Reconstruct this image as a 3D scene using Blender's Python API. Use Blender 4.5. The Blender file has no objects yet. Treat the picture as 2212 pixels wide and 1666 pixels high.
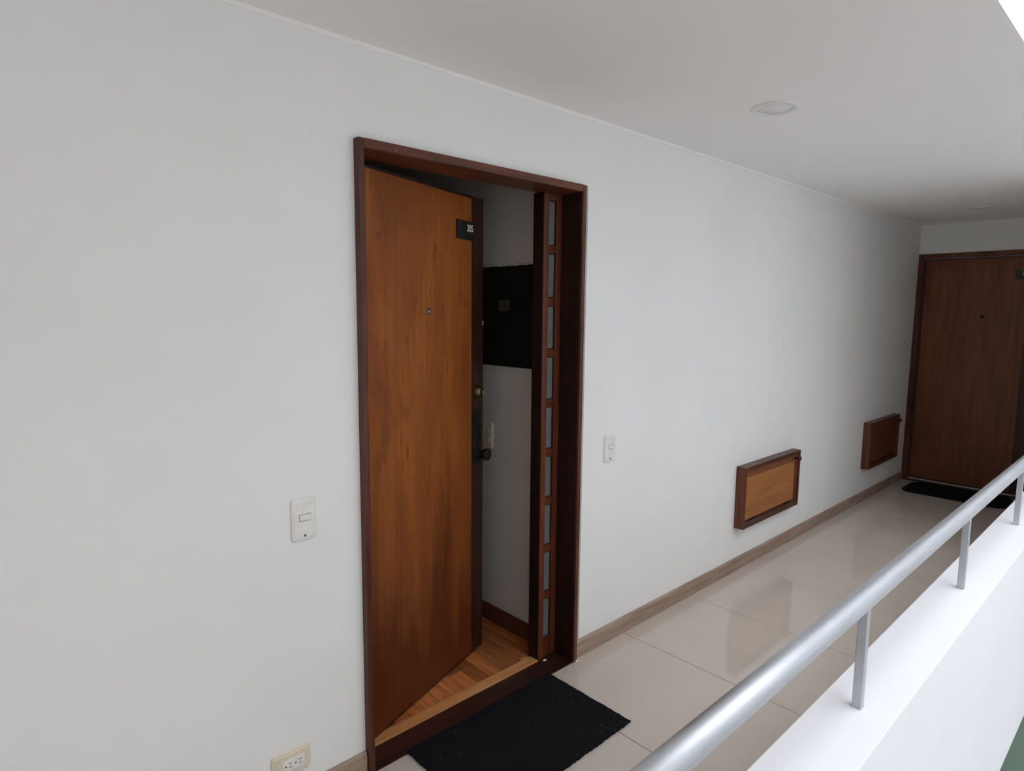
import bpy, bmesh, math, random
from mathutils import Vector, Matrix, noise
random.seed(7)
S = bpy.context.scene
C = S.collection

# ------------------------------------------------------------------ camera
FPX, YAW, PITCH, ROLL = 1366.7, 0.8217, -0.1187, 0.0086
f = Vector((-math.sin(YAW)*math.cos(PITCH), math.cos(YAW)*math.cos(PITCH), math.sin(PITCH)))
r = f.cross(Vector((0, 0, 1))).normalized(); u = r.cross(f)
r2 = math.cos(ROLL)*r + math.sin(ROLL)*u; u2 = -math.sin(ROLL)*r + math.cos(ROLL)*u
cam = bpy.data.cameras.new('camera'); cam.sensor_fit = 'HORIZONTAL'; cam.sensor_width = 36.0
cam.lens = 36.0*FPX/2212; cam.clip_start = 0.02; cam.clip_end = 200
co = bpy.data.objects.new('camera', cam); C.objects.link(co)
M = Matrix((r2, u2, -f)).transposed().to_4x4(); M.translation = Vector((1.7605, -0.9866, 1.5452))
co.matrix_world = M
S.camera = co

# ------------------------------------------------------------------ sky (even overcast) and exposure
W = bpy.data.worlds.new('overcast'); S.world = W; W.use_nodes = True
nt = W.node_tree; nt.nodes.clear()
out = nt.nodes.new('ShaderNodeOutputWorld'); bg = nt.nodes.new('ShaderNodeBackground')
tc = nt.nodes.new('ShaderNodeTexCoord'); sep = nt.nodes.new('ShaderNodeSeparateXYZ')
ramp = nt.nodes.new('ShaderNodeValToRGB')
ramp.color_ramp.elements[0].position = 0.0; ramp.color_ramp.elements[0].color = (0.42, 0.44, 0.47, 1)
ramp.color_ramp.elements[1].position = 1.0; ramp.color_ramp.elements[1].color = (0.95, 0.98, 1.03, 1)
nt.links.new(tc.outputs['Generated'], sep.inputs[0]); nt.links.new(sep.outputs['Z'], ramp.inputs[0])
nt.links.new(ramp.outputs[0], bg.inputs[0]); nt.links.new(bg.outputs[0], out.inputs[0])
bg.inputs['Strength'].default_value = 4.25
V = S.view_settings
V.view_transform = 'Standard'; V.look = 'None'; V.gamma = 1.0; V.use_curve_mapping = False
V.exposure = 0.0
S.cycles.diffuse_bounces = 8

# ------------------------------------------------------------------ materials
def new_mat(name):
    m = bpy.data.materials.new(name); m.use_nodes = True
    return m, m.node_tree, m.node_tree.nodes['Principled BSDF']
def coords(t, scale, loc=(0, 0, 0), rot=(0, 0, 0)):
    geo = t.nodes.new('ShaderNodeNewGeometry'); mp = t.nodes.new('ShaderNodeMapping')
    mp.inputs['Scale'].default_value = scale; mp.inputs['Location'].default_value = loc; mp.inputs['Rotation'].default_value = rot
    t.links.new(geo.outputs['Position'], mp.inputs[0]); return mp.outputs[0]
def ocoords(t, scale, rnd=True):
    tc = t.nodes.new('ShaderNodeTexCoord'); mp = t.nodes.new('ShaderNodeMapping'); mp.inputs['Scale'].default_value = scale
    t.links.new(tc.outputs['Object'], mp.inputs[0])
    if rnd:
        oi = t.nodes.new('ShaderNodeObjectInfo'); mu = t.nodes.new('ShaderNodeMath'); mu.operation = 'MULTIPLY'; mu.inputs[1].default_value = 37
        t.links.new(oi.outputs['Random'], mu.inputs[0]); t.links.new(mu.outputs[0], mp.inputs['Location'])
    return mp.outputs[0]
def noise_n(t, vec, scale, detail=4, rough=.55, dist=0.0):
    n = t.nodes.new('ShaderNodeTexNoise'); n.inputs['Scale'].default_value = scale; n.inputs['Detail'].default_value = detail
    n.inputs['Roughness'].default_value = rough; n.inputs['Distortion'].default_value = dist
    t.links.new(vec, n.inputs['Vector']); return n.outputs['Fac']
def ramp_n(t, fac, stops):
    rr = t.nodes.new('ShaderNodeValToRGB'); e = rr.color_ramp.elements
    while len(e) < len(stops): e.new(0.5)
    for el, (p, c) in zip(e, stops): el.position = p; el.color = (*c, 1)
    t.links.new(fac, rr.inputs[0]); return rr.outputs[0]
def mix_n(t, fac, a, b, mode='MIX'):
    m = t.nodes.new('ShaderNodeMix'); m.data_type = 'RGBA'; m.blend_type = mode
    for sock, v in ((m.inputs[0], fac), (m.inputs[6], a), (m.inputs[7], b)):
        if hasattr(v, 'is_output'): t.links.new(v, sock)
        else: sock.default_value = v if isinstance(v, float) else (*v, 1)
    return m.outputs[2]
def bump_n(t, b, h, strength, dist=.002):
    bp = t.nodes.new('ShaderNodeBump'); bp.inputs['Strength'].default_value = strength; bp.inputs['Distance'].default_value = dist
    t.links.new(h, bp.inputs['Height']); t.links.new(bp.outputs[0], b.inputs['Normal'])

def paint(name, col, var=.02, rough=.6, bump=.12):
    m, t, b = new_mat(name)
    n = noise_n(t, coords(t, (1, 1, 1)), 1.7, 3)
    t.links.new(ramp_n(t, n, [(.3, tuple(c*(1-var) for c in col)), (.7, tuple(min(1, c*(1+var)) for c in col))]), b.inputs['Base Color'])
    b.inputs['Roughness'].default_value = rough
    bump_n(t, b, noise_n(t, coords(t, (1, 1, 1)), 160, 3), bump, .0015)
    return m
def wood(name, dark, mid, light, axis='z', rough=.38, scale=1.0, coat=.25, obj=False, wear=None, blotch=.5):
    m, t, b = new_mat(name)
    k = {'x': (.07, 1, 1), 'y': (1, .07, 1), 'z': (1, 1, .07)}[axis]
    s = tuple(v*scale for v in k)
    vec = ocoords(t, s) if obj else coords(t, s)
    g = noise_n(t, vec, 34, 6, .62, .5)
    col = ramp_n(t, g, [(.28, dark), (.5, mid), (.74, light)])
    vb = ocoords(t, tuple(v**.45 for v in s)) if obj else coords(t, tuple(v**.45 for v in s))
    bl = noise_n(t, vb, 5.5, 4, .6, .6)
    fac = ramp_n(t, bl, [(.38, (0, 0, 0)), (.66, (blotch,)*3)])
    col = mix_n(t, fac, col, dark)
    if wear:
        wn = noise_n(t, coords(t, (1, 1, 1)), 90, 4, .7)
        wf = ramp_n(t, wn, [(.63, (0, 0, 0)), (.70, (.6, .6, .6))])
        col = mix_n(t, wf, col, wear)
    t.links.new(col, b.inputs['Base Color'])
    b.inputs['Roughness'].default_value = rough; b.inputs['Specular IOR Level'].default_value = .32
    b.inputs['Coat Weight'].default_value = coat*.5; b.inputs['Coat Roughness'].default_value = .3
    bump_n(t, b, g, .12, .0006)
    return m
def plain(name, col, rough=.5, metal=0.0, spec=.5, bump=None):
    m, t, b = new_mat(name)
    n = noise_n(t, coords(t, (1, 1, 1)), 25, 3)
    t.links.new(ramp_n(t, n, [(.3, tuple(c*.94 for c in col)), (.7, tuple(min(1, c*1.05) for c in col))]), b.inputs['Base Color'])
    b.inputs['Roughness'].default_value = rough; b.inputs['Metallic'].default_value = metal
    b.inputs['Specular IOR Level'].default_value = spec
    if bump: bump_n(t, b, noise_n(t, coords(t, (1, 1, 1)), bump[0], 4), bump[1], .001)
    return m

m_wall = paint('white_wall_paint', (.845, .845, .83))
m_ceil = paint('ceiling_paint', (.91, .895, .875), .012, .7)
m_par = paint('parapet_paint', (.83, .835, .865), .015, .55)
m_far = paint('courtyard_paint', (.84, .84, .84), .02)
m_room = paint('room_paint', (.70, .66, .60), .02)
m_grey = paint('grey_paint_edge', (.42, .39, .385), .1, .6, .4)
m_frame = wood('frame_wood', (.035, .009, .005), (.10, .027, .013), (.175, .056, .029), 'z', .42, 1, .1)
m_frame_y = wood('frame_wood_across', (.040, .011, .006), (.14, .040, .018), (.22, .072, .034), 'y', .42, 1, .1, wear=(.36, .27, .22))
m_side = wood('sidelight_wood', (.050, .012, .006), (.13, .032, .012), (.20, .060, .024), 'z', .38, 1, .3)
m_sill = wood('sill_wood', (.012, .005, .004), (.035, .011, .007), (.085, .020, .012), 'y', .35, 1, .3)
m_shade_wood = wood('shaded_frame_wood', (.010, .003, .002), (.020, .006, .004), (.030, .009, .006), 'z', .55, 1, 0)  # frame wood darkened to put shade on faces turned from the light
m_leaf = wood('leaf_edge_wood', (.016, .006, .004), (.038, .012, .007), (.065, .020, .010), 'z', .4, 1, .3)
m_tan = wood('threshold_wood', (.40, .17, .058), (.54, .245, .088), (.62, .32, .125), 'y', .45, 1, .1)
m_base = wood('baseboard_wood_print', (.22, .15, .112), (.35, .245, .19), (.46, .35, .28), 'y', .4, 1.6, .1, blotch=.3)
m_box = wood('hatch_frame_wood', (.028, .009, .006), (.085, .026, .014), (.15, .05, .026), 'y', .4, 1, .2, wear=(.22, .15, .12))
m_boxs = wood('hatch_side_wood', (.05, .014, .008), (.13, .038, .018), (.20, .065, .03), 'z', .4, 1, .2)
m_flap = wood('hatch_panel_wood', (.25, .095, .028), (.35, .14, .042), (.41, .175, .058), 'y', .5, .7, .1, blotch=.2)
m_flrail = wood('hatch_flap_rail_wood', (.10, .032, .012), (.20, .068, .024), (.27, .10, .038), 'y', .45, 1, .1, blotch=.3)
m_rbase = wood('room_baseboard_wood', (.06, .02, .01), (.12, .04, .018), (.18, .07, .03), 'x', .4, 1, .2)
m_far_door = wood('end_door_wood', (.10, .032, .014), (.17, .055, .022), (.22, .078, .032), 'z', .45, .8, .15, blotch=.4)

# plywood face of the open door: fine vertical grain, sap flecks, wide stains
m_ply, t, b = new_mat('door_plywood')
v = ocoords(t, (1, 1, .06), False)
g = noise_n(t, v, 55, 6, .6, .3)
col = ramp_n(t, g, [(.2, (.22, .062, .010)), (.5, (.30, .088, .015)), (.8, (.37, .118, .022))])
fl = noise_n(t, ocoords(t, (1, 1, .2), False), 42, 5, .68, .6)
col = mix_n(t, ramp_n(t, fl, [(.59, (0, 0, 0)), (.69, (.8, .8, .8))]), col, (.12, .030, .008))
bl = noise_n(t, ocoords(t, (1, 1, .3), False), 3.6, 3, .5, .9)
col = mix_n(t, ramp_n(t, bl, [(.42, (0, 0, 0)), (.64, (.7, .7, .7))]), col, (.16, .040, .009))
sm = noise_n(t, ocoords(t, (1, 1, .35), False), 11, 4, .6, 1.2)
col = mix_n(t, ramp_n(t, sm, [(.56, (0, 0, 0)), (.70, (.6, .6, .6))]), col, (.14, .034, .008))
# feet stains climbing from the bottom rail: streaky, uneven tongues
sp = t.nodes.new('ShaderNodeSeparateXYZ'); tco = t.nodes.new('ShaderNodeTexCoord'); t.links.new(tco.outputs['Object'], sp.inputs[0])
tong = noise_n(t, ocoords(t, (1, 1, .12), False), 9, 3, .5, .2)
ad = t.nodes.new('ShaderNodeMath'); ad.operation = 'MULTIPLY_ADD'; ad.inputs[1].default_value = -1.7
t.links.new(tong, ad.inputs[0]); t.links.new(sp.outputs['Z'], ad.inputs[2])
ad2 = t.nodes.new('ShaderNodeMath'); ad2.operation = 'ADD'; ad2.inputs[1].default_value = .78; t.links.new(ad.outputs[0], ad2.inputs[0])
col = mix_n(t, ramp_n(t, ad2.outputs[0], [(.10, (.9, .9, .9)), (.80, (0, 0, 0))]), col, (.085, .017, .004))
t.links.new(col, b.inputs['Base Color']); b.inputs['Roughness'].default_value = .42
b.inputs['Specular IOR Level'].default_value = .22
bump_n(t, b, g, .1, .0005)

m_tile, t, b = new_mat('polished_porcelain')
n1 = noise_n(t, coords(t, (1, 1, 1)), 3.0, 4); 
t.links.new(ramp_n(t, n1, [(.3, (.51, .445, .385)), (.7, (.55, .485, .42))]), b.inputs['Base Color'])
b.inputs['Roughness'].default_value = .018; b.inputs['IOR'].default_value = 1.52
m_grout = plain('grout', (.17, .14, .115), .8)

m_par_wood, t, b = new_mat('parquet_wood')
v = ocoords(t, (.09, 1, 1)); g = noise_n(t, v, 42, 6, .62, .4)
oi = t.nodes.new('ShaderNodeObjectInfo')
tone = ramp_n(t, oi.outputs['Random'], [(0, (.55, .5, .45)), (1, (1.25, 1.2, 1.15))])
col = ramp_n(t, g, [(.28, (.24, .068, .020)), (.52, (.48, .165, .050)), (.76, (.64, .28, .10))])
t.links.new(mix_n(t, 1.0, col, tone, 'MULTIPLY'), b.inputs['Base Color'])
b.inputs['Roughness'].default_value = .35; b.inputs['Coat Weight'].default_value = .2

m_steel, t, b = new_mat('brushed_steel')
g = noise_n(t, coords(t, (1, .05, 1)), 90, 4); sc = noise_n(t, coords(t, (1, .6, 1)), 14, 5, .7)
col = ramp_n(t, g, [(.3, (.50, .52, .55)), (.7, (.60, .62, .66))])
col = mix_n(t, ramp_n(t, sc, [(.68, (0, 0, 0)), (.74, (.5, .5, .5))]), col, (.26, .27, .29))
t.links.new(col, b.inputs['Base Color']); b.inputs['Metallic'].default_value = 1.0; b.inputs['Roughness'].default_value = .5
m_post = plain('galvanised_post', (.50, .52, .55), .45, .85)

m_mat, t, b = new_mat('black_carpet')
n1 = noise_n(t, coords(t, (1, 1, 1)), 260, 3, .7)
n2 = noise_n(t, coords(t, (1, 1, 1)), 120, 2, .6)
col = ramp_n(t, n1, [(.35, (.004, .0045, .006)), (.7, (.014, .0145, .017))])
t.links.new(col, b.inputs['Base Color']); b.inputs['Roughness'].default_value = .95; b.inputs['Specular IOR Level'].default_value = .1
bump_n(t, b, n1, .9, .004)

m_white = plain('white_plastic', (.80, .79, .76), .35)
m_cream = plain('cream_plastic', (.74, .66, .52), .4)
m_ledw = plain('lamp_ring_white', (.82, .82, .81), .45)
m_diff = plain('lamp_diffuser', (.87, .855, .84), .55)
m_slot = plain('dark_slot', (.012, .01, .01), .6)
m_green = plain('green_dot', (.03, .16, .12), .5)
m_black = plain('black_plate', (.008, .008, .010), .45)
m_panel = plain('black_panel_metal', (.011, .012, .011), .5, 0, .3)
m_stick = plain('panel_sticker', (.10, .085, .075), .6)
m_num = plain('number_white', (.78, .76, .70), .5)
m_brass = plain('aged_brass', (.20, .13, .065), .4, 1)
m_bknob = plain('black_metal', (.009, .009, .009), .5, 0, .25)
m_lens = plain('peephole_lens', (.25, .26, .27), .1, .6)
m_chip = plain('plaster_chip', (.72, .62, .50), .8)
m_court = plain('green_floor_paint', (.050, .085, .055), .45)
m_pave = plain('pale_paving', (.80, .79, .77), .7)
m_pale = plain('pale_strip', (.55, .52, .48), .5)
m_lint = plain('lint', (.17, .16, .15), .9)

m_glass, t, b = new_mat('frosted_glass')
n1 = noise_n(t, coords(t, (1, 1, .5)), 22, 4)
t.links.new(ramp_n(t, n1, [(.3, (.25, .27, .26)), (.7, (.36, .375, .36))]), b.inputs['Base Color'])
b.inputs['Roughness'].default_value = .42; b.inputs['Transmission Weight'].default_value = .55; b.inputs['IOR'].default_value = 1.45
bump_n(t, b, noise_n(t, coords(t, (1, 1, 1)), 180, 2), .3, .001)

# ------------------------------------------------------------------ builders
ORG = {}                                            # origin of every object in its root's frame
def tag(o, label=None, cat=None, group=None, kind=None):
    for k, v in (('label', label), ('category', cat), ('group', group), ('kind', kind)):
        if v: o[k] = v
    return o
def link(o, org, parent=None):
    C.objects.link(o); ORG[o] = Vector(org)
    if parent is not None:
        o.parent = parent; o.location = ORG[o]-ORG[parent]
    else: o.location = ORG[o]
    return o
def empty(name, loc, rotz=0, local=False):
    o = bpy.data.objects.new(name, None); o.empty_display_size = .1
    C.objects.link(o); o.location = loc; o.rotation_euler = (0, 0, rotz)
    ORG[o] = Vector((0, 0, 0)) if local else Vector(loc)
    return o
def mesh_obj(name, bm, org, mat, parent=None, smooth=False):
    for v_ in bm.verts: v_.co -= Vector(org)
    bmesh.ops.recalc_face_normals(bm, faces=bm.faces)
    me = bpy.data.meshes.new(name); bm.to_mesh(me); bm.free(); me.materials.append(mat)
    if smooth:
        for p in me.polygons: p.use_smooth = True
    return link(bpy.data.objects.new(name, me), org, parent)
def add_box(bm, x0, x1, y0, y1, z0, z1, bevel=0, seg=2):
    g = bmesh.ops.create_cube(bm, size=1)['verts']
    for v_ in g: v_.co = Vector(((x0+x1)/2+v_.co.x*(x1-x0), (y0+y1)/2+v_.co.y*(y1-y0), (z0+z1)/2+v_.co.z*(z1-z0)))
    if bevel:
        ed = {e for v_ in g for e in v_.link_edges}
        bmesh.ops.bevel(bm, geom=list(ed), offset=bevel, segments=seg, affect='EDGES', profile=.5)
def box(name, x0, x1, y0, y1, z0, z1, mat, parent=None, bevel=0, seg=2):
    bm = bmesh.new(); add_box(bm, x0, x1, y0, y1, z0, z1, bevel, seg)
    return mesh_obj(name, bm, ((x0+x1)/2, (y0+y1)/2, z0), mat, parent)
def lathe(name, prof, org, axis, mat, parent=None, seg=28):
    """profile [(radius, along)] turned about axis through org"""
    bm = bmesh.new(); a = Vector(axis).normalized()
    e1 = a.orthogonal().normalized(); e2 = a.cross(e1); rings = []
    for (rad, h) in prof:
        if rad < 1e-6: rings.append([bm.verts.new(Vector(org)+a*h)])
        else: rings.append([bm.verts.new(Vector(org)+a*h+rad*(math.cos(2*math.pi*i/seg)*e1+math.sin(2*math.pi*i/seg)*e2)) for i in range(seg)])
    for A, B in zip(rings, rings[1:]):
        for i in range(seg):
            j = (i+1) % seg
            q = [A[i % len(A)], A[j % len(A)], B[j % len(B)], B[i % len(B)]]
            q = [x for n_, x in enumerate(q) if x not in q[:n_]]
            if len(q) > 2: bm.faces.new(q)
    o = mesh_obj(name, bm, org, mat, parent, True)
    return o
def rounded_poly(w, h, rad, n=6, bow=0.0):
    pts = []
    for cx, cy, a0 in ((w/2-rad, h/2-rad, 0), (-w/2+rad, h/2-rad, 90), (-w/2+rad, -h/2+rad, 180), (w/2-rad, -h/2+rad, 270)):
        for i in range(n+1):
            a = math.radians(a0+90*i/n); pts.append((cx+rad*math.cos(a), cy+rad*math.sin(a)))
    return [(x, y+(bow*(1-(2*x/w)**2) if y > 0 else -bow*(1-(2*x/w)**2)) if bow else y) for x, y in pts]
def plate(name, org, ex, ey, en, w, h, rad, layers, mat, parent=None, bow=0.0, n=6):
    """rounded plate; layers = [(inset, height)] stacked along en"""
    bm = bmesh.new(); ex, ey, en, o3 = Vector(ex), Vector(ey), Vector(en), Vector(org); rings = []
    for ins, ht in layers:
        pts = rounded_poly(w-2*ins, h-2*ins, max(rad-ins, .0006), n, bow)
        rings.append([bm.verts.new(o3+ex*x+ey*y+en*ht) for x, y in pts])
    N = len(rings[0])
    for A, B in zip(rings, rings[1:]):
        for i in range(N): bm.faces.new((A[i], A[(i+1) % N], B[(i+1) % N], B[i]))
    bm.faces.new(rings[-1]); bm.faces.new(rings[0][::-1])
    return mesh_obj(name, bm, org, mat, parent)
def prism(name, prof, y0, y1, mat, parent=None, org=None):
    """(x,z) profile extruded along y"""
    bm = bmesh.new()
    A = [bm.verts.new((x, y0, z)) for x, z in prof]; B = [bm.verts.new((x, y1, z)) for x, z in prof]
    n = len(prof)
    for i in range(n): bm.faces.new((A[i], A[(i+1) % n], B[(i+1) % n], B[i]))
    bm.faces.new(A[::-1]); bm.faces.new(B)
    return mesh_obj(name, bm, org or (prof[0][0], y0, prof[0][1]), mat, parent)
def text_mesh(name, body, size, squeeze, mat, parent, org, ex, ey, en):
    cu = bpy.data.curves.new(name, 'FONT'); cu.body = body; cu.size = size; cu.align_x = 'CENTER'; cu.align_y = 'CENTER'
    cu.extrude = .0004; cu.offset = size*.012; cu.resolution_u = 4; cu.space_character = 1.05
    to = bpy.data.objects.new(name, cu); C.objects.link(to)
    dg = bpy.context.evaluated_depsgraph_get(); me = bpy.data.meshes.new_from_object(to.evaluated_get(dg))
    bpy.data.objects.remove(to); bpy.data.curves.remove(cu)
    ex, ey, en = Vector(ex), Vector(ey), Vector(en)
    for v_ in me.vertices: v_.co = ex*v_.co.x*squeeze+ey*v_.co.y+en*v_.co.z
    me.materials.clear(); me.materials.append(mat)
    return link(bpy.data.objects.new(name, me), org, parent)

# ------------------------------------------------------------------ dimensions
HC = 2.328; L = 5.66; XI, XO, PT = 1.18, 1.345, .548       # ceiling, corridor end, parapet inner / outer face and top
YN = -3.5; SB = -.49                                       # near end of the modelled corridor, underside of the slab
YV = 3.75                                                  # where the light well ends and the corridor becomes enclosed

# ------------------------------------------------------------------ setting
bm = bmesh.new()
add_box(bm, -.15, 0, YN, -.004, SB, HC+.45); add_box(bm, -.15, 0, 1.0453, L+.15, SB, HC+.45); add_box(bm, -.15, 0, -.004, 1.0453, 2.05, HC+.45)
add_box(bm, -.15, 0, -.004, 1.0453, SB, -.02)
tag(mesh_obj('wall_left', bm, (0, 0, 0), m_wall), 'long white painted wall beside the open door', 'wall', kind='structure')

bm = bmesh.new()
add_box(bm, 1.0, XO, L, L+.15, SB, HC+.45); add_box(bm, 0, 1.0, L, L+.15, 2.075, HC+.45)
tag(mesh_obj('wall_end', bm, (1.1, L, 0), m_wall), 'white wall above the closed door at the corridor end', 'wall', kind='structure')

tag(box('ceiling', 0, XO-.004, YN, L, HC, HC+.42, m_ceil), 'smooth white ceiling over the corridor', 'ceiling', kind='structure')

# floor: grout bed with each polished tile as a piece of its own
fl = tag(box('floor', 0, XI, YN, L, SB, -.004, m_grout), 'polished beige porcelain tile floor of the corridor', 'floor', kind='structure')
G = .0014; XL = .612; YJ = .7887
yl = [YN]+[YJ+.6*k for k in range(-6, 9) if YN+.05 < YJ+.6*k < L-.05]+[L]
for xa, xb in ((0, XL), (XL, XI)):
    for ya, yb in zip(yl, yl[1:]):
        box('tile', xa+(.0 if xa == 0 else G), xb-G-(.0 if xb == XI else 0), ya+G, yb-G, -.004, 0, m_tile, fl, .0007, 1)

# parapet towards the light well, and the same one storey up
bm = bmesh.new(); add_box(bm, XI, XO, -.5, YV, SB, PT, .0018, 2)
tag(mesh_obj('wall_parapet', bm, (XI, 0, 0), m_par), 'low white parapet wall carrying the steel handrail', 'parapet', kind='structure')
tag(box('wall_upper', XI, XO, -.5, YV, HC+.001, HC+1.35, m_par), 'white parapet face of the storey above, bright at the upper right corner', 'parapet', kind='structure')
tag(box('wall_right', XI, XO, YV, L, SB, HC+1.35, m_wall), 'white wall enclosing the dim far end of the corridor', 'wall', kind='structure')

# the light well: its end wall, facing wall and floor
tag(box('wall_court_end', XO, 5.2, YV, YV+.2, -2.9, 5.2, m_far), 'white end wall of the light well', 'wall', kind='structure')
tag(box('wall_court_facing', 5.2, 5.4, -3.5, YV+.2, -2.9, 5.2, m_far), 'white facing wall of the light well', 'wall', kind='structure')
tag(box('floor_court', XO, 5.2, -3.5, YV+.2, -3.0, -2.9, m_pave), 'pale paved floor of the light well one storey below', 'floor', kind='structure')
tag(box('floor_lower', -3.0, XO-.001, -3.5, 9.0, -3.0, -2.9, m_court), 'green painted floor one storey below, seen past the parapet', 'floor', kind='structure')
tag(box('wall_lower_block', -3.2, XO, 9.0, 9.2, -2.9, SB, m_far), 'unseen far wall of the storey below, added to block skylight', 'wall', kind='structure')  # added out of view to keep outside light off the green floor
tag(box('wall_lower_side_block', -3.2, -3.0, -3.5, 9.0, -2.9, SB, m_far), 'unseen side wall of the storey below, added to block skylight', 'wall', kind='structure')  # also added unseen, closes the lower storey so its floor stays dark
tag(box('ceiling_lower', -3.0, -.151, -3.5, 9.0, SB-.1, SB, m_far), 'ceiling of the storey below', 'ceiling', kind='structure')
tag(box('ceiling_lower_end', -.15, XO, L+.151, 9.0, SB-.1, SB, m_far), 'ceiling of the storey below past the corridor end', 'ceiling', kind='structure')
tag(box('ceiling_light_block', XO, 3.4, -3.5, -.5, HC, HC+.42, m_ceil), 'unseen white ceiling over the landing, cut short to admit fill light', 'ceiling', kind='structure')  # unseen; added to dim the left wall, cut short to let fill light in
tag(box('wall_landing', -.15, 5.2, -3.7, -3.5, -2.9, 5.2, m_far), 'white wall behind the landing', 'wall', kind='structure')
tag(box('wall_court_near', XO, 3.4, -.52, -.5, HC+.42, 5.2, m_far), 'unseen white upper wall above the landing, cut short to admit fill light', 'wall', kind='structure')  # unseen; stops with the landing ceiling so fill light gets past
# landing on which the photographer stands
tag(box('floor_landing', XI, 3.4, YN, -.5, SB, 0, m_tile), 'beige landing floor before the corridor', 'floor', kind='structure')

# baseboards with a rounded top edge
BH, BT = .078, .013
bprof = [(0, 0), (BT, 0), (BT, BH-.012), (BT-.002, BH-.005), (BT-.006, BH-.001), (0, BH)]
bb = []
for ya, yb, lab in ((YN, -.006, 'greyish wood-look baseboard left of the open door'), (1.047, 3.21, 'greyish wood-look baseboard running from the open door to the joint'), (3.213, L-.001, 'greyish wood-look baseboard from the joint to the far corner')):
    tag(prism('baseboard_left', bprof, ya, yb, m_base), lab, 'baseboard', kind='structure')
tag(box('trim_2', .0, .011, 3.2103, 3.2127, 0, .074, m_pale), 'pale filler line between two baseboard lengths', 'trim', kind='structure')
# bead where wall meets ceiling
tag(prism('trim_3', [(0, HC-.012), (.004, HC-.012), (.0065, HC-.009), (.0065, HC), (0, HC)], YN, L, m_ceil), 'thin plaster bead between wall and ceiling', 'trim', kind='structure')

# ------------------------------------------------------------------ room behind the open door
bm = bmesh.new(); add_box(bm, -2.6, -.1502, 1.0, 1.1, -.02, 2.5)
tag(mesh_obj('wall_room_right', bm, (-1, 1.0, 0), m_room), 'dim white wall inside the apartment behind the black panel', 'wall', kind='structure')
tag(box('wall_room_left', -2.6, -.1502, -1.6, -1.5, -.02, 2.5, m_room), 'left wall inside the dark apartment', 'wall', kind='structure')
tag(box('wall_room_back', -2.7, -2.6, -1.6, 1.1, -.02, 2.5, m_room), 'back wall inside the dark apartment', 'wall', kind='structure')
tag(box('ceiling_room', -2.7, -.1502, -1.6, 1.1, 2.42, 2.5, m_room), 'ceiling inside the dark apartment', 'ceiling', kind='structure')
fr = tag(box('floor_room', -2.7, -.133, -1.6, 1.1, -.12, -.004, m_sill), 'reddish parquet strip floor inside the open door', 'floor', kind='structure')
pw = .066; yy = 1.0; row = 0; pl_mesh = {}
while yy > -.35:
    xx = -.1345
    first = random.choice((.12, .2, .28, .36))
    ln = first
    while xx > -1.5:
        x0 = max(xx-ln, -1.5)
        ya = max(yy-pw, -.4)
        box('plank', x0+.0006, xx-.0006, ya+.0005, yy-.0005, -.004, .0+random.uniform(-.0006, .0006), m_par_wood, fr, .0006, 1)
        xx = x0; ln = .36
    yy -= pw; row += 1
tag(box('baseboard_room', -2.59, -.151, .986, .9998, 0, .082, m_rbase, bevel=.003), 'dark wooden baseboard under the black panel', 'baseboard', kind='structure')

# ------------------------------------------------------------------ door frame 205
FD = .026; YL, YR = .018, 1.013; ZH = 2.023                # proud of wall, clear opening
df = tag(empty('trim_1', (0, .5, 0)), 'reddish brown wooden frame around the open door', 'door frame', kind='structure')
box('jamb', -.1495, FD, -.0035, YL, 0, 2.051, m_frame, df, .003)
box('jamb', -.1495, FD, YR, 1.0345, 0, 2.051, m_frame, df, .003)
tag(box('jamb_shade_board', -.084, FD-.006, YR-.0045, YR-.0002, .004, ZH-.0003, m_shade_wood, df, .001), 'dark board painting the shade on the jamb face')  # added thin board carrying the jamb face's shade in its colour
box('head_jamb', -.125, FD-.0005, YL+.0002, YR-.0002, ZH, 2.052, m_frame_y, df, .003)
tag(box('painted_edge', .0, FD-.002, 1.0348, 1.0452, .08, 2.05, m_grey, df, .001), 'grey paint-smeared edge strip')
box('sill', -.083, FD-.002, YL+.0003, YR-.0003, -.02, .0035, m_sill, df, .002)
box('sill', -.1495, -.0832, .9005, YR-.0003, -.02, .0033, m_sill, df)
th = tag(box('threshold_strip', -.133, -.0832, YL+.0003, .90, -.02, .008, m_tan, df, .002), 'tan wooden threshold strip')
box('patch', -.150, -.1335, .845, .885, .001, .0075, m_tan, th, .001)
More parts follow.
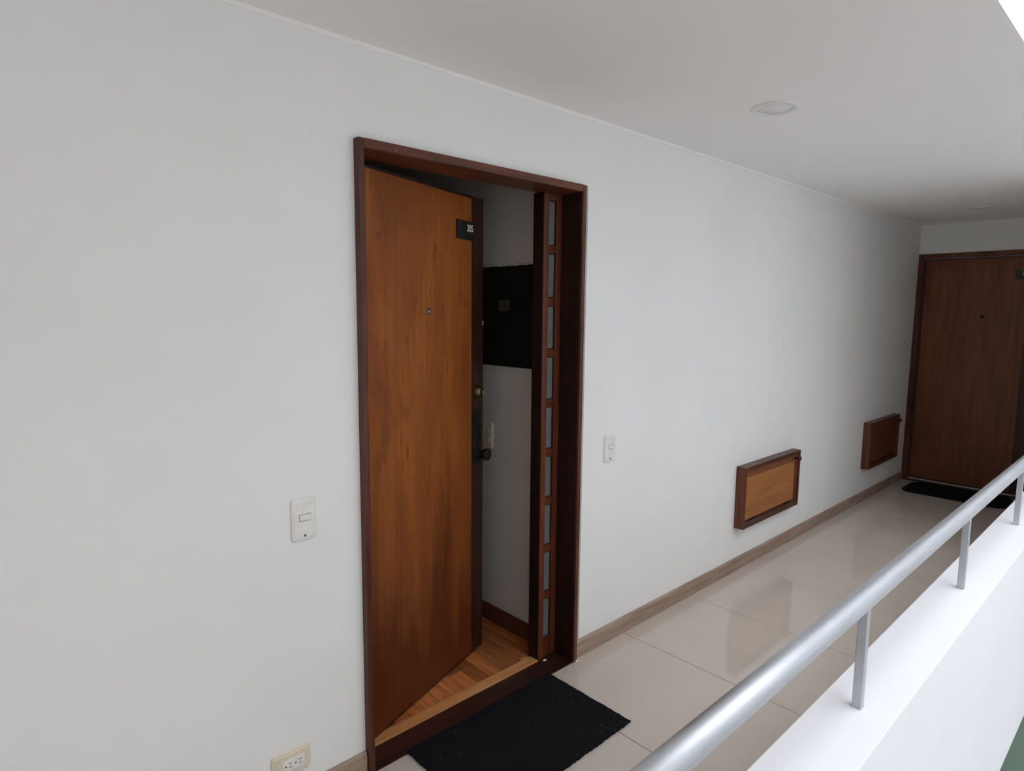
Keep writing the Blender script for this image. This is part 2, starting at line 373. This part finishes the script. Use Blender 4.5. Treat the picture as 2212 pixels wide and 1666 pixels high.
# ------------------------------------------------------------------ sidelight
XF, XB = -.085, -.146
sl = tag(empty('window_1', (-.11, .96, 0)), 'narrow sidelight of nine frosted panes beside the open door', 'window', kind='structure')
box('post', XB, XF, .902, .932, .0036, ZH-.0003, m_side, sl, .0025)
tag(box('post_shade_board', XB, XF-.003, .8995, .9018, .009, ZH-.0006, m_shade_wood, sl, .0005), 'dark board painting the shade on the post side')  # added thin board, the post side's shade put into its dark colour
box('stile', XB+.012, XF-.004, .981, YR-.0004, .0036, ZH-.0003, m_side, sl, .002)
zp = [(1.995-.215*k-.183, 1.995-.215*k) for k in range(9)]
edges = [ZH-.0003]+[v_ for a, c in zp for v_ in (c, a)]+[.0036]
for k in range(0, len(edges), 2):
    box('muntin', XB+.014, XF-.007, .9322, .9808, edges[k+1], edges[k], m_side, sl, .002)
for a, c in zp:
    pn = box('pane', -.104, -.099, .9325, .9805, a+.0003, c-.0003, m_glass, sl)
    bm = bmesh.new()                                       # glazing bead around the pane
    for (ya, yb, za, zb) in ((.9325, .9342, a+.0004, c-.0004), (.9765, .9804, a+.0004, c-.0004), (.9343, .9764, a+.0004, a+.004), (.9343, .9764, c-.004, c-.0004)):
        add_box(bm, -.0988, -.0955, ya, yb, za, zb)
    mesh_obj('glazing_bead', bm, (-.097, .956, a), m_leaf, pn)
# strike plates let into the post
box('strike_plate', -.128, -.106, .8985, .8994, .86, 1.02, m_bknob, sl)
box('strike_plate', -.126, -.108, .8985, .8994, 1.14, 1.21, m_bknob, sl)

# ------------------------------------------------------------------ open door leaf (local frame: y along the leaf, +x its outer face)
TH = math.radians(18.8); LW = .825; LT = .040
dr = tag(empty('door_1', (-.085, .0215, 0), TH, True), 'open orange-brown wooden door with black plate 205', 'door', kind='structure')
box('leaf', -LT, 0, 0, LW, .010, 2.0105, m_leaf, dr, .002)
ply = tag(box('face_panel', .0002, .006, .004, .720, .026, 1.998, m_ply, dr, .001), 'orange-brown plywood face panel')
np_ = tag(box('number_plate', .0062, .0115, .603, .741, 1.828, 1.902, m_black, dr, .001), 'black number plate')
text_mesh('numerals', '205', .0385, .80, m_num, np_, (.0120, .7000, 1.874), (0, 1, 0), (0, 0, 1), (1, 0, 0))
box('name_slot', .0116, .0122, .630, .728, 1.836, 1.850, m_panel, np_)
pe = lathe('peephole', [(.0125, 0), (.0125, .003), (.0095, .0045), (.0075, .0038)], (.006, .415, 1.537), (1, 0, 0), m_brass, dr)
lathe('lens', [(.0074, .0), (.0070, .004), (.004, .0056), (0, .006)], (.0062, .415, 1.537), (1, 0, 0), m_lens, pe, 20)
db = tag(lathe('deadbolt', [(.0285, 0), (.0285, .003), (.0265, .012), (.0205, .026), (.0185, .0275), (.015, .0275), (.0145, .026), (0, .026)], (0, .772, 1.193), (1, 0, 0), m_brass, dr), 'aged brass deadbolt cylinder')
box('key_slot', .0262, .0270, .7705, .7735, 1.187, 1.199, m_slot, db)
lp = tag(plate('lock_plate', (0, .7705, .992), (0, 1, 0), (0, 0, 1), (1, 0, 0), .060, .236, .006, [(0, 0), (0, .003), (.0015, .0042)], m_bknob, dr), 'long black lock plate')
lathe('thumb_latch', [(.008, 0), (.008, .006), (.006, .009), (0, .009)], (.0042, .786, 1.036), (1, 0, 0), m_bknob, lp, 16)
kn = tag(lathe('knob', [(.022, 0), (.021, .010), (.0175, .016), (.0185, .024), (.0240, .040), (.0265, .046), (.0265, .052), (.0240, .058), (.012, .0595), (0, .0585)], (.0042, .7705, .921), (1, 0, 0), m_bknob, dr), 'round black door knob')
for z in (.25, 1.05, 1.80):
    lathe('hinge', [(.0, -.04), (.006, -.04), (.006, .04), (0, .04)], (-LT-.004, .004, z), (0, 0, 1), m_brass, dr, 14)
bm = bmesh.new(); add_box(bm, .0003, .0012, .813, .824, 1.480, 1.484)
add_box(bm, .0003, .0012, .819, .8245, 1.484, 1.497)
tag(mesh_obj('chip', bm, (0, .818, 1.48), m_pale, dr), 'pale chipped spot on the edge')

# ------------------------------------------------------------------ electrical panel and double switch in the room
YW = 1.0
ep = tag(empty('electrical_panel', (-.42, YW, 1.285)), 'black electrical panel cover on the wall inside the apartment', 'electrical panel')
box('cover', -.64, -.19, YW-.010, YW-.0003, 1.285, 1.746, m_panel, ep, .003)
hd = box('inner_door', -.50, -.32, YW-.0125, YW-.0102, 1.408, 1.532, m_panel, ep, .001)
box('latch', -.335, -.325, YW-.0150, YW-.0127, 1.505, 1.525, m_slot, hd, .001)
st = tag(box('sticker', -.46, -.386, YW-.0109, YW-.0102, 1.541, 1.589, m_stick, ep), 'small worn printed sticker')
bm = bmesh.new()
for k in range(5): add_box(bm, -.430, -.392, YW-.0114, YW-.0110, 1.546+.008*k, 1.5485+.008*k)
mesh_obj('print_lines', bm, (-.41, YW-.011, 1.545), m_slot, st)
# roughly filled plaster along the panel's edges
for zc in (1.749, 1.282):
    bm = bmesh.new(); prv = None
    for k in range(29):
        x = -.63+.43*k/28; d_, za, zb = .003+random.random()*.003, zc-.002-random.random()*.004, zc+.001+random.random()*.004
        cur = [bm.verts.new(c_) for c_ in ((x, YW-.0003, za), (x, YW-.0105-d_*.2, za), (x, YW-.0105-d_*.2, (za+zb)/2), (x, YW-.0003, zb))]
        if prv:
            for i in range(4): bm.faces.new((prv[i], prv[(i+1) % 4], cur[(i+1) % 4], cur[i]))
        else: bm.faces.new(cur)
        prv = cur
    bm.faces.new(prv[::-1])
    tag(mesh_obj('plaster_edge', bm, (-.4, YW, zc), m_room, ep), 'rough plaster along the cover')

def wall_switch(name, org, ex, en, w, h, label, body, keys, dot=None, group=None):
    """wall plate with an arched outline, raised inner plate and rocker keys [(dx,dz,w,h)]"""
    root = tag(empty(name, org), label, 'switch', group)
    o3, ex, en = Vector(org), Vector(ex), Vector(en)
    plate('cover_plate', o3+en*.0003, ex, (0, 0, 1), en, w, h, .010, [(0, 0), (0, .004), (.0015, .0058), (.007, .0066), (.0085, .0076)], body, root, .004)
    for dx, dz, kw, kh in keys:
        fr_ = plate('key_surround', o3+en*.0079+ex*dx+Vector((0, 0, dz)), ex, (0, 0, 1), en, kw, kh, .003, [(0, 0), (.0004, .0005)], body, root)
        bm = bmesh.new()                                   # rocker: wedge tilted to one side
        a, c = kw/2-.0016, kh/2-.0016; base = o3+en*.0086+ex*dx+Vector((0, 0, dz))
        q = [base+ex*x+Vector((0, 0, z))+en*hh for x, z, hh in ((-a, -c, .0), (a, -c, .0), (a, c, .0), (-a, c, .0), (-a, -c, .001), (a*.3, -c, .0024), (a, -c, .0046), (a, c, .0046), (a*.3, c, .0024), (-a, c, .001))]
        vs = [bm.verts.new(x) for x in q]
        for fa in ((0, 1, 2, 3), (4, 5, 8, 9), (5, 6, 7, 8), (0, 4, 9, 3), (1, 2, 7, 6), (0, 1, 6, 5, 4), (3, 9, 8, 7, 2)): bm.faces.new([vs[i] for i in fa])
        mesh_obj('rocker', bm, tuple(base), body, fr_)
        # shadow gap around the key
        plate('key_gap', o3+en*.0077+ex*dx+Vector((0, 0, dz)), ex, (0, 0, 1), en, kw+.0022, kh+.0022, .004, [(0, 0), (0, .0003)], m_slot, root)
    if dot:
        lathe('indicator', [(.0040, 0), (.0037, .0008), (0, .0012)], tuple(o3+en*.0076+Vector((0, 0, -h/2+.0135))), en, dot, root, 16)
    return root
wall_switch('light_switch', (0, -.195, .921), (0, 1, 0), (1, 0, 0), .078, .126, 'white light switch with green dot left of the open door', m_white, [(.002, .006, .036, .020)], m_green)
wall_switch('light_switch', (0, 1.256, .928), (0, 1, 0), (1, 0, 0), .080, .124, 'white light switch right of the door frame', m_white, [(.004, .006, .032, .021)], m_slot)
wall_switch('light_switch', (-.545, YW, .939), (1, 0, 0), (0, -1, 0), .080, .128, 'cream double light switch inside the apartment behind the knob', m_cream, [(.004, .022, .036, .020), (.004, -.022, .036, .020)], None)

# duplex outlet
ou = tag(empty('power_outlet', (0, -.2595, .1675)), 'cream double power outlet low on the wall left of the door', 'outlet')
plate('cover_plate', (.0003, -.2595, .1675), (0, 1, 0), (0, 0, 1), (1, 0, 0), .123, .082, .010, [(0, 0), (0, .004), (.002, .006), (.008, .0068), (.010, .0082)], m_cream, ou, .003)
fp = plate('socket_face', (.0085, -.2545, .1655), (0, 1, 0), (0, 0, 1), (1, 0, 0), .070, .036, .006, [(0, 0), (0, .0018), (.0008, .0024)], m_white, ou)
for cy in (-.2695, -.2385):
    for dz in (.006, -.006): box('slot', .0110, .0113, cy-.0005, cy+.0085, .1655+dz-.0010, .1655+dz+.0010, m_slot, fp)
    lathe('earth_hole', [(.0026, 0), (.0026, .0003), (0, .0003)], (.0110, cy-.010, .1655), (1, 0, 0), m_slot, fp, 12)
lathe('indicator', [(.0030, 0), (.0028, .0008), (0, .0012)], (.0083, -.3085, .1500), (1, 0, 0), m_green, ou, 14)

# ------------------------------------------------------------------ wall hatches
def hatch(y0, y1, z0, z1, d, label, m_flap, m_fr):
    root = tag(empty('wall_hatch', (0, (y0+y1)/2, z0)), label, 'hatch', 'wooden hatches low on the white wall')
    t_ = .024; tb = .040
    box('side_rail', .0003, d, y0, y0+t_*.75, z0, z1, m_boxs, root, .002)
    box('side_rail', .0003, d, y1-t_*.75, y1, z0, z1, m_boxs, root, .002)
    box('top_rail', .0003, d-.0005, y0+t_*.75+.0002, y1-t_*.75-.0002, z1-t_, z1-.0005, m_box, root, .003)
    box('bottom_rail', .0003, d-.0005, y0+t_*.75+.0002, y1-t_*.75-.0002, z0+.0005, z0+tb, m_box, root, .003)
    a, c = y0+t_*.75+.0015, y1-t_*.75-.0015
    fp_ = box('flap', d-.030, d-.014, a, c, z0+tb+.001, z1-t_-.001, m_boxs, root, .001)
    box('flap_rail', d-.0138, d-.009, a+.001, c-.001, z1-t_-.042, z1-t_-.003, m_fr, fp_, .001)
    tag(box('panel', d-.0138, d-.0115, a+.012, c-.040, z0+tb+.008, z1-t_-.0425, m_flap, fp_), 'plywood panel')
    box('edge_strip', d-.0138, d-.006, c-.032, c-.012, z0+tb+.004, z1-t_-.0425, m_boxs, fp_, .001)
    lathe('knob', [(.008, 0), (.007, .012), (.013, .020), (.0165, .030), (.013, .039), (0, .042)], (d-.009, c-.050, z1-t_-.020), (1, 0, 0), m_box, root, 18)
    for yc in (y0+.13, y1-.16):
        box('hinge', d-.013, d-.002, yc-.035, yc+.035, z0+tb+.0002, z0+tb+.007, m_bknob, root, .001)
    return root
hatch(2.457, 3.209, .272, .645, .060, 'orange wooden hatch with small knob, nearer one above the baseboard', m_flap, m_flrail)
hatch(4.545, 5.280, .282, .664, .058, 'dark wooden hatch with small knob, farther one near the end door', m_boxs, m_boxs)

# ------------------------------------------------------------------ ceiling lamps
for cy, cx, lab in ((1.486, .577, 'round white recessed ceiling lamp nearest the open door, switched off'), (4.83, .585, 'round white recessed ceiling lamp near the end door, switched off')):
    root = tag(empty('ceiling_lamp', (cx, cy, HC)), lab, 'lamp', 'recessed ceiling lamps')
    lathe('ring', [(.0885, .0002), (.0885, .004), (.084, .007), (.070, .0075), (.0665, .004), (.0665, .0005)], (cx, cy, HC), (0, 0, -1), m_ledw, root, 56)
    lathe('diffuser', [(.066, .0003), (.066, .0035), (0, .0036)], (cx, cy, HC), (0, 0, -1), m_diff, root, 48)

# ------------------------------------------------------------------ door mats
def doormat(name, x0, x1, y0, y1, rad, label, lint=0, jag=.002):
    pts = []
    n = 10
    for cx, cy, a0 in ((x1-rad, y1-rad, 0), (x0+rad, y1-rad, 90), (x0+rad, y0+rad, 180), (x1-rad, y0+rad, 270)):
        for i in range(n+1):
            a = math.radians(a0+90*i/n); pts.append((cx+rad*math.cos(a), cy+rad*math.sin(a)))
    dense = []
    for (xa, ya), (xb, yb) in zip(pts, pts[1:]+pts[:1]):
        k = max(1, int(math.hypot(xb-xa, yb-ya)/.006))
        for i in range(k): dense.append((xa+(xb-xa)*i/k+random.uniform(-jag, jag), ya+(yb-ya)*i/k+random.uniform(-jag, jag)))
    bm = bmesh.new(); cx, cy = (x0+x1)/2, (y0+y1)/2; rings = []
    for sc, z in ((1, .0042), (1, .0090), (.992, .0105), (.8, .0108), (.5, .0106), (.2, .0108)):
        rings.append([bm.verts.new((cx+(x-cx)*sc, cy+(y-cy)*sc, z+random.uniform(-.0004, .0004)*(z > .005))) for x, y in dense])
    N = len(dense)
    for A, B in zip(rings, rings[1:]):
        for i in range(N): bm.faces.new((A[i], A[(i+1) % N], B[(i+1) % N], B[i]))
    bm.faces.new(rings[-1]); bm.faces.new(rings[0][::-1])
    root = empty(name, (cx, cy, 0.0)); tag(root, label, 'doormat')
    mesh_obj('carpet', bm, (cx, cy, .0042), m_mat, root)
    if lint:
        bm = bmesh.new()
        for _ in range(lint):
            x = random.uniform(x0+.01, x1-.005); y = random.uniform(y0+.02, y1-.01)
            if random.random() < .45: x = x1-abs(random.gauss(0, .05)); y = y1-abs(random.gauss(0, .09))
            x = max(x0+.01, min(x, x1-.004)); y = max(y0+.01, min(y, y1-.006))
            a = random.uniform(0, 6.28); l_ = random.choice((.002, .003, .004, .009)); w_ = .00030
            dx, dy = math.cos(a), math.sin(a); bend = random.uniform(-.35, .35)
            pr = None
            for s_ in (0, .5, 1):
                px = x+dx*l_*s_-dy*bend*l_*s_*s_; py = y+dy*l_*s_+dx*bend*l_*s_*s_
                cur = [bm.verts.new((px-dy*w_, py+dx*w_, .0112)), bm.verts.new((px, py, .0122)), bm.verts.new((px+dy*w_, py-dx*w_, .0112))]
                if pr:
                    for i in range(2): bm.faces.new((pr[i], pr[i+1], cur[i+1], cur[i]))
                pr = cur
        lo = mesh_obj('lint', bm, (cx, cy, .011), m_lint, root); lo['kind'] = 'stuff'
    return root
doormat('doormat', .016, .447, .147, .863, .006, 'square-cornered black doormat with pale lint at the open door', 46)
doormat('doormat', .115, .86, 5.20, 5.62, .09, 'round-cornered black doormat before the closed end door', 0, .0006)

# crumbs of plaster left by the frame
for x, y, s_, z, lab in ((-.066, .925, .010, .0036, 'pale plaster chip on the dark sill beside the sidelight post'), (.030, 1.030, .012, .0003, 'pale plaster chip at the foot of the right frame post'), (.040, 1.008, .006, .0003, 'tiny pale plaster chip on the tile beside the sill end')):
    bm = bmesh.new(); bmesh.ops.create_icosphere(bm, subdivisions=1, radius=s_)
    for v_ in bm.verts:
        v_.co = Vector((v_.co.x*.6, v_.co.y*random.uniform(.8, 1.3), v_.co.z*.35))*random.uniform(.8, 1.15)
    lo = min(v_.co.z for v_ in bm.verts)
    for v_ in bm.verts: v_.co += Vector((x, y, z-lo))
    tag(mesh_obj('plaster_chip', bm, (x, y, z), m_chip), lab, 'debris')

# ------------------------------------------------------------------ closed door at the corridor end
ef = tag(empty('trim_4', (.5, L, 0)), 'dark reddish wooden frame around the closed end door', 'door frame', kind='structure')
box('jamb', .001, .046, L-.012, L+.1, 0, 2.074, m_frame, ef, .003)
box('jamb', .93, .975, L-.012, L+.1, 0, 2.074, m_frame, ef, .003)
box('head_jamb', .0463, .9297, L-.012, L+.1, 2.032, 2.0735, m_frame_y, ef, .003)
box('sill', .0463, .9297, L-.010, L+.1, -.02, .012, m_sill, ef, .002)
tag(box('threshold_strip', .0465, .9295, L+.036, L+.052, .0122, .020, m_pale, ef, .001), 'pale strip under the door')
ed = tag(empty('door_2', (.05, L+.055, 0)), 'closed dark brown wooden door at the corridor end', 'door', kind='structure')
box('leaf', .0475, .9285, L+.053, L+.093, .0125, 2.030, m_leaf, ed, .002)
tag(box('face_panel', .052, .800, L+.0475, L+.0528, .030, 2.022, m_far_door, ed, .001), 'brown plywood face panel')
np2 = tag(box('number_plate', .700, .835, L+.0425, L+.0473, 1.837, 1.911, m_black, ed, .001), 'black number plate')
text_mesh('numerals', '20', .0385, .80, m_num, np2, (.758, L+.0420, 1.882), (1, 0, 0), (0, 0, 1), (0, -1, 0))
lathe('peephole', [(.0125, 0), (.0125, .003), (.0095, .0045), (0, .0045)], (.50, L+.0474, 1.524), (0, -1, 0), m_bknob, ed, 20)
lathe('knob', [(.020, 0), (.019, .010), (.0125, .018), (.0125, .026), (.022, .034), (.0265, .046), (.0235, .060), (0, .0605)], (.870, L+.0528, .92), (0, -1, 0), m_bknob, ed, 20)
tag(box('baseboard_end', .976, XI, L-BT, L-.0003, 0, BH, m_base), 'greyish wood-look baseboard on the end wall', 'baseboard', kind='structure')

# ------------------------------------------------------------------ handrail
XR, ZR, RR = 1.262, .842, .026
hr = tag(empty('handrail', (XR, 1.7, PT)), 'round brushed steel handrail on short posts along the parapet', 'handrail')
bm = bmesh.new(); prev = None; seg = 40
for y in (-.5, .3, 1.2, 2.2, 3.2, YV-.002):
    ring = [bm.verts.new((XR+RR*math.cos(2*math.pi*i/seg), y, ZR+RR*math.sin(2*math.pi*i/seg))) for i in range(seg)]
    if prev:
        for i in range(seg): bm.faces.new((prev[i], prev[(i+1) % seg], ring[(i+1) % seg], ring[i]))
    else: bm.faces.new(ring)
    prev = ring
bm.faces.new(prev[::-1])
o = mesh_obj('rail', bm, (XR, 0, ZR), m_steel, hr, True)
for y in (-.35, .69, 1.73, 2.77):
    p_ = box('post', XR-.011, XR+.011, y-.011, y+.011, PT, ZR-RR+.004, m_post, hr, .0015)
    box('weld_bead', XR-.012, XR+.012, y-.012, y+.012, PT-.0005, PT+.006, m_post, p_, .002)
bpy.context.view_layer.update()
